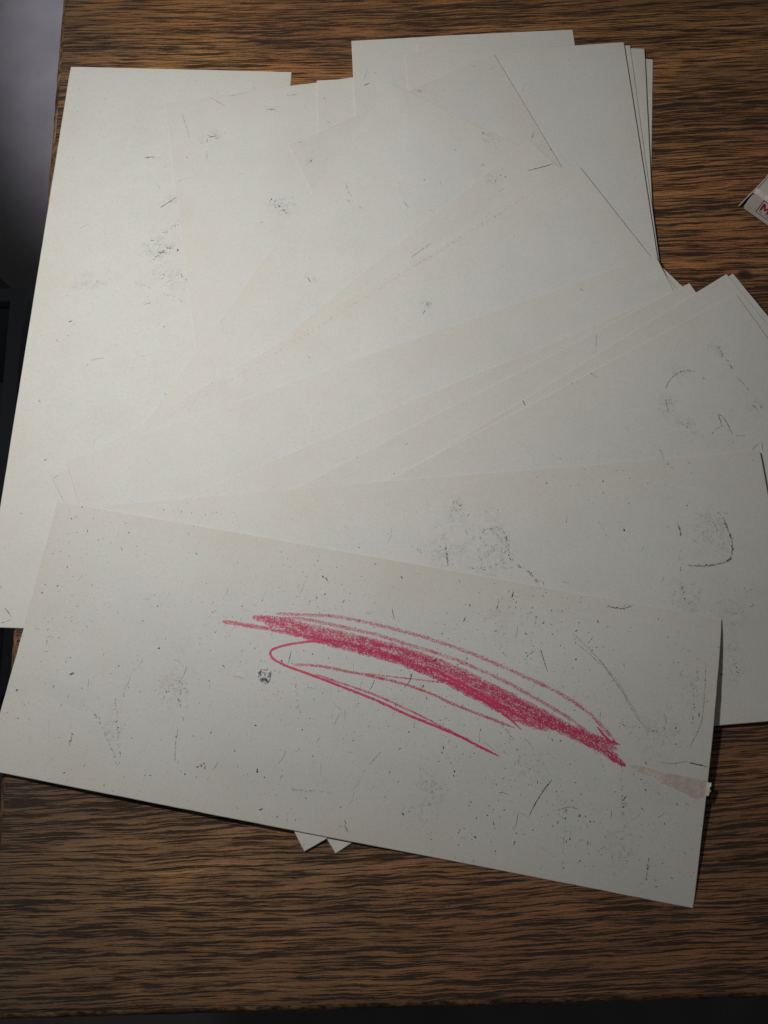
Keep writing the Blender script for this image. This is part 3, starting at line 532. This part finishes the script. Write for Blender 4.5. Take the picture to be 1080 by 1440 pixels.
class Decal:
    """flat marks that follow the upper face of a sheet"""
    def __init__(s, n): s.n, s.v, s.f, s.m, s.uv = n, [], [], [], []; s.o = frame(BOARD[n])[0]
    def p(s, u, v, lift, uv=(0, 0)):
        q = surf(s.n, u, v); s.v.append((q[0]-s.o[0], q[1]-s.o[1], q[2]+lift)); s.uv.append(uv); return len(s.v)-1
    def fleck(s, u, v, r, rnd, m, lift=.00007, stretch=1., ang=0., k=6):
        ca, sa = math.cos(ang), math.sin(ang); ids = []
        for i in range(k):
            a = 2*math.pi*i/k; rr = r*(.55+.75*rnd.random())
            x, y = rr*math.cos(a)*stretch, rr*math.sin(a)
            uu, vv = u+x*ca-y*sa, v+x*sa+y*ca
            ids.append((uu, vv))
        W, H = BOARD[s.n][3], BOARD[s.n][4]
        if min(q[0] for q in ids) < .0003 or max(q[0] for q in ids) > W-.0003 or min(q[1] for q in ids) < .0003 or max(q[1] for q in ids) > H-.0003: return
        s.f.append(tuple(s.p(a, b, lift) for a, b in ids)[::-1]); s.m.append(m)
    def ribbon(s, pts, w, m, lift, rnd, taper=True, wob=.12, step=.0012):
        # resample with Catmull-Rom, lay a strip
        P = [np.array(p) for p in pts]; P = [2*P[0]-P[1]] + P + [2*P[-1]-P[-2]]; C = []
        for i in range(1, len(P)-2):
            L = np.linalg.norm(P[i+1]-P[i]); k = max(2, int(L/step))
            for q in range(k):
                t_ = q/k; a, b, c, d = P[i-1:i+3]
                C.append(.5*((2*b)+(c-a)*t_+(2*a-5*b+4*c-d)*t_**2+(3*b-a-3*c+d)*t_**3))
        C.append(P[-2]); n = len(C); ids = []; dist = 0.
        for i, c in enumerate(C):
            tg = C[min(i+1, n-1)]-C[max(i-1, 0)]; tg = tg/(np.linalg.norm(tg)+1e-9); nn = np.array([-tg[1], tg[0]])
            if i: dist += np.linalg.norm(c-C[i-1])
            f = min(1., .45+i/3., .30+(n-1-i)/5.) if taper else 1.
            a = c+nn*w/2*f*(1+wob*(rnd.random()-.5)*2); b = c-nn*w/2*f*(1+wob*(rnd.random()-.5)*2)
            ids.append((s.p(a[0], a[1], lift, (dist, 0)), s.p(b[0], b[1], lift, (dist, 1))))
        for (a, b), (c, d) in zip(ids[:-1], ids[1:]): s.f.append((a, b, d, c)); s.m.append(m)
    def done(s, name, mats):
        o = mesh_obj(name, s.v, s.f, mats, SHEET[s.n], (0, 0, 0), False, s.uv, s.m)
        bm = bmesh.new(); bm.from_mesh(o.data)
        for f in bm.faces:
            f.normal_update()
            if f.normal.z < 0: f.normal_flip()
        bm.to_mesh(o.data); bm.free(); return o

MARKS = [M_DARK, M_GREY, M_RUST]
FLECKS = {'A': 2600, 'B': 480, 'C': 130, 'P': 90, 'H': 60, 'M': 50, 'L': 45, 'J': 50, 'K': 25, 'I': 50, 'F': 25, 'D': 25, 'O': 14, 'Q': 14, 'N': 8, 'G': 14}
for n in ORDER:
    rnd = random.Random('marks'+n); d = Decal(n); W, H = BOARD[n][3], BOARD[n][4]
    for pts, w, dark, brk in LINES.get(n, []):
        P = [np.array(p)/1000 for p in pts]; w = w/1000
        if brk < .25:
            d.ribbon(P, w*.62, 0 if dark > .62 else 1, .00007, rnd, wob=.4, step=.0008)
        else:
            seg = [np.linalg.norm(b-a) for a, b in zip(P[:-1], P[1:])]; tot = sum(seg)
            cnt = int(tot/.00022*(1.45-brk)) + 2; t0 = 0
            for k in range(cnt):
                s_ = rnd.random()*tot; i = 0
                while i < len(seg)-1 and s_ > seg[i]: s_ -= seg[i]; i += 1
                # gaps: noise along the stroke
                if math.sin(31*i+s_*1900+len(pts))*.5+.5 < brk*.55: continue
                c = P[i]+(P[i+1]-P[i])*(s_/seg[i]); sp = w*(.35+1.5*brk*brk)
                an = math.atan2(*(P[i+1]-P[i])[::-1])
                d.fleck(c[0]+rnd.gauss(0, sp*.6), c[1]+rnd.gauss(0, sp*.6), w*(.10+.20*rnd.random()), rnd,
                        0 if rnd.random() < dark*.7 else 1, stretch=1+1.2*rnd.random(), ang=an+rnd.gauss(0, .5))
            if brk < .5: d.ribbon(P, w*.45, 1, .00006, rnd, wob=.6, step=.0008)
    cl = [(rnd.random()*W, rnd.random()*H) for k in range(14 if n == 'A' else 4)]
    for k in range(FLECKS.get(n, 0)):
        if rnd.random() < .55 and cl:
            c = rnd.choice(cl); u, v = c[0]+rnd.gauss(0, .016), c[1]+rnd.gauss(0, .013)
        else: u, v = (rnd.random()**.8)*W, rnd.random()*H
        q = rnd.random(); r = .00008+.00017*rnd.random()**2 + (.00020 if q > .97 else 0)
        d.fleck(u, v, r, rnd, 0 if q > .60 else (2 if q < .02 else 1), stretch=1+2.5*rnd.random()**3, ang=rnd.choice((1.4, 1.6, .8, 2.6))+rnd.gauss(0, .3))
    for k in range({'A': 110, 'B': 34, 'C': 10, 'P': 10}.get(n, 3)):      # short hairline scratches
        u, v = (rnd.random()**.7)*(W-.03)+.015, rnd.random()*(H-.03)+.015; a = rnd.choice((1.5, 1.5, 1.2, 2.0, .3))+rnd.gauss(0, .25); l = .0015+.006*rnd.random()**2
        d.ribbon([(u, v), (u+l*.5*math.cos(a)+rnd.gauss(0, .0003), v+l*.5*math.sin(a)), (u+l*math.cos(a+.2), v+l*math.sin(a+.2))], .00012+.00022*rnd.random()**2, 1 if rnd.random() < .75 else 0, .00006, rnd, wob=.5, step=.0007)
    if d.f: tag(d.done('scuff_marks', MARKS), kind='stuff')
    for u, v, r in SMUDGE.get(n, []):
        d = Decal(n); W_, H_ = W-.0006, H-.0006; k = 14; u, v, r = u/1000, v/1000, r/1000
        cpt = d.p(u, v, .00005, (0, 0)); ring = []
        for i in range(k):
            a = 2*math.pi*i/k; rr = r*(.6+.6*rnd.random()); ring.append(d.p(min(max(u+rr*math.cos(a)*.7, .0006), W_), min(max(v+rr*math.sin(a)*1.25, .0006), H_), .00005, (1, 0)))
        mid = []
        for i in range(k):
            pu, pv = u+(.5*r)*math.cos(2*math.pi*i/k), v+(.5*r)*math.sin(2*math.pi*i/k); mid.append(d.p(min(max(pu, .0006), W_), min(max(pv, .0006), H_), .00005, (.5, 0)))
        for i in range(k):
            j = (i+1) % k; d.f += [(cpt, mid[i], mid[j]), (mid[i], ring[i], ring[j], mid[j])]; d.m += [0, 0]
        d.done('smudge', [M_SMUDGE])

# the crayon scribble
CR = [crayon_mat('red crayon light', .43, .68), crayon_mat('red crayon', .40, .63), crayon_mat('red crayon heavy', .31, .54)]
d = Decal('A'); rnd = random.Random(11)
for k, (pts, w, dens) in enumerate(CRAYON):
    d.ribbon([(a/1000, b/1000) for a, b in pts], w/1000, 0 if dens < .65 else (1 if dens < .93 else 2), .00004+k*5e-6, rnd, wob=.14)
d.done('crayon_scribble', CR)

# yellowed torn tape at the right edge of the top sheet, and the pale ghosts where tape was pulled off
t = NT('brown tape residue'); P = t.obj(); a = t.noise(P, 500., 4., .65); b = t.noise(P, 130., 3., .5)
t.base(t.mix(t.ramp(b, [(.4, 0.), (.65, 1.)]), (.58, .50, .44), (.63, .57, .53)), .45, .45); t.alpha(t.ramp(a, [(.25, .45), (.6, .90)])); t.bump(a, .8, .0004)
d = Decal('A'); rnd = random.Random(5); pl = [(a/1000, b/1000) for a, b in TAPE]; rim = []
for i in range(len(pl)):
    a, b = pl[i], pl[(i+1) % len(pl)]
    for k in range(4):
        q = k/4; rim.append((a[0]+(b[0]-a[0])*q+rnd.gauss(0, .00012), a[1]+(b[1]-a[1])*q+rnd.gauss(0, .00015)))
Wd = BOARD['A'][3]
d.f.append(tuple(d.p(min(a, Wd-.0002), b, .00010) for a, b in rim)); d.m.append(0)
o = d.done('tape_residue', [t.m])
t = NT('torn tape end'); t.base((.62, .57, .52), .5, .5)
c = np.mean([p for p in pl if p[0] > Wd-.0035], axis=0) if any(p[0] > Wd-.0035 for p in pl) else np.array(pl[6])
q0 = surf('A', Wd, c[1]-.0028); q1 = surf('A', Wd, c[1]+.0022); fo = frame(BOARD['A']); ex = fo[1]/np.linalg.norm(fo[1])
vs_, fs_ = [], []
for k in range(9):
    f = k/8; p = q0*(1-f)+q1*f; wdt = .0016*(.5+.5*math.sin(f*9+1)*rnd.random()+.3*math.sin(f*3.1))
    for s_, zz in ((-.0006, .00012), (max(wdt, .0004)*.6, .0002), (max(wdt, .0004), .0008*math.sin(f*5))):
        vs_.append((p[0]+ex[0]*s_-fo[0][0], p[1]+ex[1]*s_-fo[0][1], p[2]+zz))
for k in range(8):
    for j in range(2): fs_.append((k*3+j, k*3+j+1, k*3+j+4, k*3+j+3))
tn = mesh_obj('torn_tape_end', vs_, fs_, t.m, SHEET['A'])
sol = tn.modifiers.new('thick', 'SOLIDIFY'); sol.thickness = .00012
t = NT('pale tape ghost'); a = t.noise(t.obj(), 160., 4., .6); t.base((.74, .755, .745), .62, .35); t.alpha(t.ramp(a, [(.3, .05), (.7, .30)]))
for g in GHOSTS:
    d = Decal('A')
    d.f.append(tuple(d.p(min(max(a/1000, .0004), Wd-.0004), b/1000, .00003) for a, b in g)); d.m.append(0)
    d.done('tape_ghost', [t.m])

# blistered pick mark in the card under the crayon loop
t = NT('torn card blister'); a = t.noise(t.obj(), 700., 3., .6); t.base(t.ramp(a, [(.38, (.07, .08, .10)), (.47, (.36, .37, .40)), (.6, (.66, .66, .66))]), .6, .3); t.bump(a, .8, .0005)
rnd = random.Random(8); bu, bv = BLOB[0]/1000, BLOB[1]/1000; vs_, fs_ = [], []
fo = frame(BOARD['A'])[0]
for ri, (r, zz) in enumerate(((.0036, .00003), (.0030, .0003), (.0018, .0004), (.0007, .0001))):
    for k in range(14):
        a = 2*math.pi*k/14; rr = r*(.55+.75*rnd.random()); p = surf('A', bu+rr*math.cos(a), bv+rr*math.sin(a)*.8)
        vs_.append((p[0]-fo[0], p[1]-fo[1], p[2]+zz+.0003*rnd.random()*(ri > 0)))
for r in range(3):
    for k in range(14): fs_.append((r*14+k, r*14+(k+1) % 14, (r+1)*14+(k+1) % 14, (r+1)*14+k))
fs_.append(tuple(42+k for k in range(14)))
o = mesh_obj('torn_blister', vs_, fs_, t.m, SHEET['A'])
d = Decal('A'); rnd = random.Random(21)
for k in range(9): d.fleck(STAIN[0]/1000+rnd.gauss(0, .0009), STAIN[1]/1000+rnd.gauss(0, .0005), .00028*rnd.random()+.00008, rnd, 0, .00007+k*4e-6, 1+rnd.random(), rnd.random()*3)
t = NT('dark red stain'); t.base((.15, .018, .018), .5); d.done('red_stain', [t.m])

# ------------------------------------------------------------------ small worn carton at the right edge
def build_box():
    th = BOX[2]; H, Lx, Ly, w = .0132, .088, .060, .0007
    root = bpy.data.objects.new('small_carton', None); COL.objects.link(root); root.location = (BOX[0]-.0012, BOX[1]+.0006, 0); root.rotation_euler = (0, 0, th)
    tag(root, 'small worn white cardboard carton with red lettered emblem at the right edge', 'carton')
    t = NT('worn white carton'); P = t.obj(); a = t.noise(P, 90., 4., .6); b = t.noise(P, 900., 3., .6)
    col = t.mix(t.ramp(a, [(.35, 0.), (.7, 1.)]), (.47, .455, .42), (.57, .555, .52)); col = t.mix(t.ramp(b, [(.62, 0.), (.74, .4)]), col, (.2, .19, .18))
    t.base(col, .5, .4); t.bump(a, .3, .0004); white = t.m
    rim = plain('scuffed carton rim', (.68, .60, .54), .8, .2, 700., (.50, .42, .36))
    # local x runs along the front face, local y towards the back
    bm = bmesh.new(); bmesh.ops.create_cube(bm, size=1, matrix=Matrix.Translation((Lx/2+.0012, Ly/2, H/2+.0002)) @ Matrix.Diagonal((Lx, Ly, H, 1)))
    bmesh.ops.bevel(bm, geom=[e for e in bm.edges], offset=.0007, segments=2, affect='EDGES')
    bmesh.ops.subdivide_edges(bm, edges=[e for e in bm.edges if e.calc_length() > .03], cuts=8, use_grid_fill=True)
    rnd = random.Random(4)
    for v in bm.verts:
        if v.co.z > H*.8: v.co.z += .00025*math.sin(v.co.x*140+v.co.y*90)*.6
    bm_obj('body', bm, white, root)
    # open end flap standing a little proud of the left end
    vs_, fs_ = [], []
    for k in range(9):
        f = k/8; y = .0005+f*(Ly-.001); bulge = .0030*max(0, 1-f*9)
        for z, xo in ((.0004, .0007), (H*.4, .0008), (H*.8, .0010), (H+.0003, .0013)):
            vs_.append((xo-bulge*.5*max(0, 1-z/H)**.7, y-.0006*(f == 0), z))
    for k in range(8):
        for j in range(3): fs_.append((k*4+j, k*4+j+1, k*4+j+5, k*4+j+4))
    fl_ = mesh_obj('end_flap', vs_, fs_, rim, root); s_ = fl_.modifiers.new('thick', 'SOLIDIFY'); s_.thickness = .0005; s_.offset = 0
    # worn crease along the top front edge
    vs_, fs_ = [], []
    for k in range(45):
        x = .0014+k/44*(Lx-.003); wv = .0004*(.5+.9*rnd.random())
        vs_ += [(x, .00155+wv*.6, H+.00045+.0001*rnd.random()), (x, .0002, H+.00022), (x, -.00028, H-.0005-wv*.5)]
    for k in range(44):
        for j in range(2): fs_.append((k*3+j, k*3+j+1, k*3+j+4, k*3+j+3))
    mesh_obj('worn_crease', vs_, fs_, rim, root)
    # printed emblem on the front face
    ink = {'white': plain('emblem white', (.62, .59, .57)), 'red': plain('emblem red', (.33, .018, .022)), 'dark': plain('emblem dark', (.02, .02, .035))}
    def panel(name, x0, x1, z0, z1, y, m, parent):
        return mesh_obj(name, [(x0, y, z0), (x1, y, z0), (x1, y, z1), (x0, y, z1)], [(0, 1, 2, 3)], m, parent)
    ex, ez, ew, eh = .0072, .0034, .0175, .0086
    em = panel('emblem', ex, ex+ew, ez, ez+eh, -.00006, ink['dark'], root)
    panel('emblem_field', ex+.0004, ex+ew-.0004, ez+.0004, ez+eh-.0004, -.00010, ink['white'], em)
    def text(name, s, x, z, size, m, y, sx=1.):
        cu = bpy.data.curves.new(name, 'FONT'); cu.body = s; cu.size = size; cu.offset = size*.012 if size > .003 else 0
        ob = bpy.data.objects.new(name, cu); COL.objects.link(ob)
        bpy.context.view_layer.update(); dg = bpy.context.evaluated_depsgraph_get()
        me = bpy.data.meshes.new_from_object(ob.evaluated_get(dg)); bpy.data.objects.remove(ob)
        me.name = name; me.materials.clear(); me.materials.append(m)
        o = bpy.data.objects.new(name, me); COL.objects.link(o); o.parent = em
        o.location = (x, y, z); o.rotation_euler = (math.pi/2, 0, 0); o.scale = (sx, 1, 1)
    MP = [(0, 0), (0, 1), (.26, 1), (.5, .48), (.74, 1), (1, 1), (1, 0), (.76, 0), (.76, .58), (.58, .18), (.42, .18), (.24, .58), (.24, 0)]
    mo = mesh_obj('letter', [(ex+.0008+x*.0046, -.00014, ez+.0025+z*.0049) for x, z in MP], [tuple(range(len(MP)))], ink['red'], em)
    text('letter', 'B', ex+.0059, ez+.0025, .0068, ink['dark'], -.00014, 1.1)
    text('lettering', 'MILTON BRADLEY', ex+.0009, ez+.0010, .0018, ink['dark'], -.00014, 1.)
    # specks of print on the lid
    d_ = []
    for (x, y, s_) in ((.0105, .0085, .0009), (.0138, .0080, .0007), (.0160, .0094, .0006), (.0075, .0030, .0006)):
        d_.append((x, y, s_))
    vs_, fs_ = [], []
    for x, y, s_ in d_:
        b_ = len(vs_); vs_ += [(x+s_*math.cos(a)*1.3, y+s_*math.sin(a), H+.00062) for a in (.3, 1.5, 2.4, 3.6, 4.5, 5.6)]; fs_.append(tuple(range(b_, b_+6)))
    mesh_obj('lid_print', vs_, fs_, ink['dark'], root)
build_box()
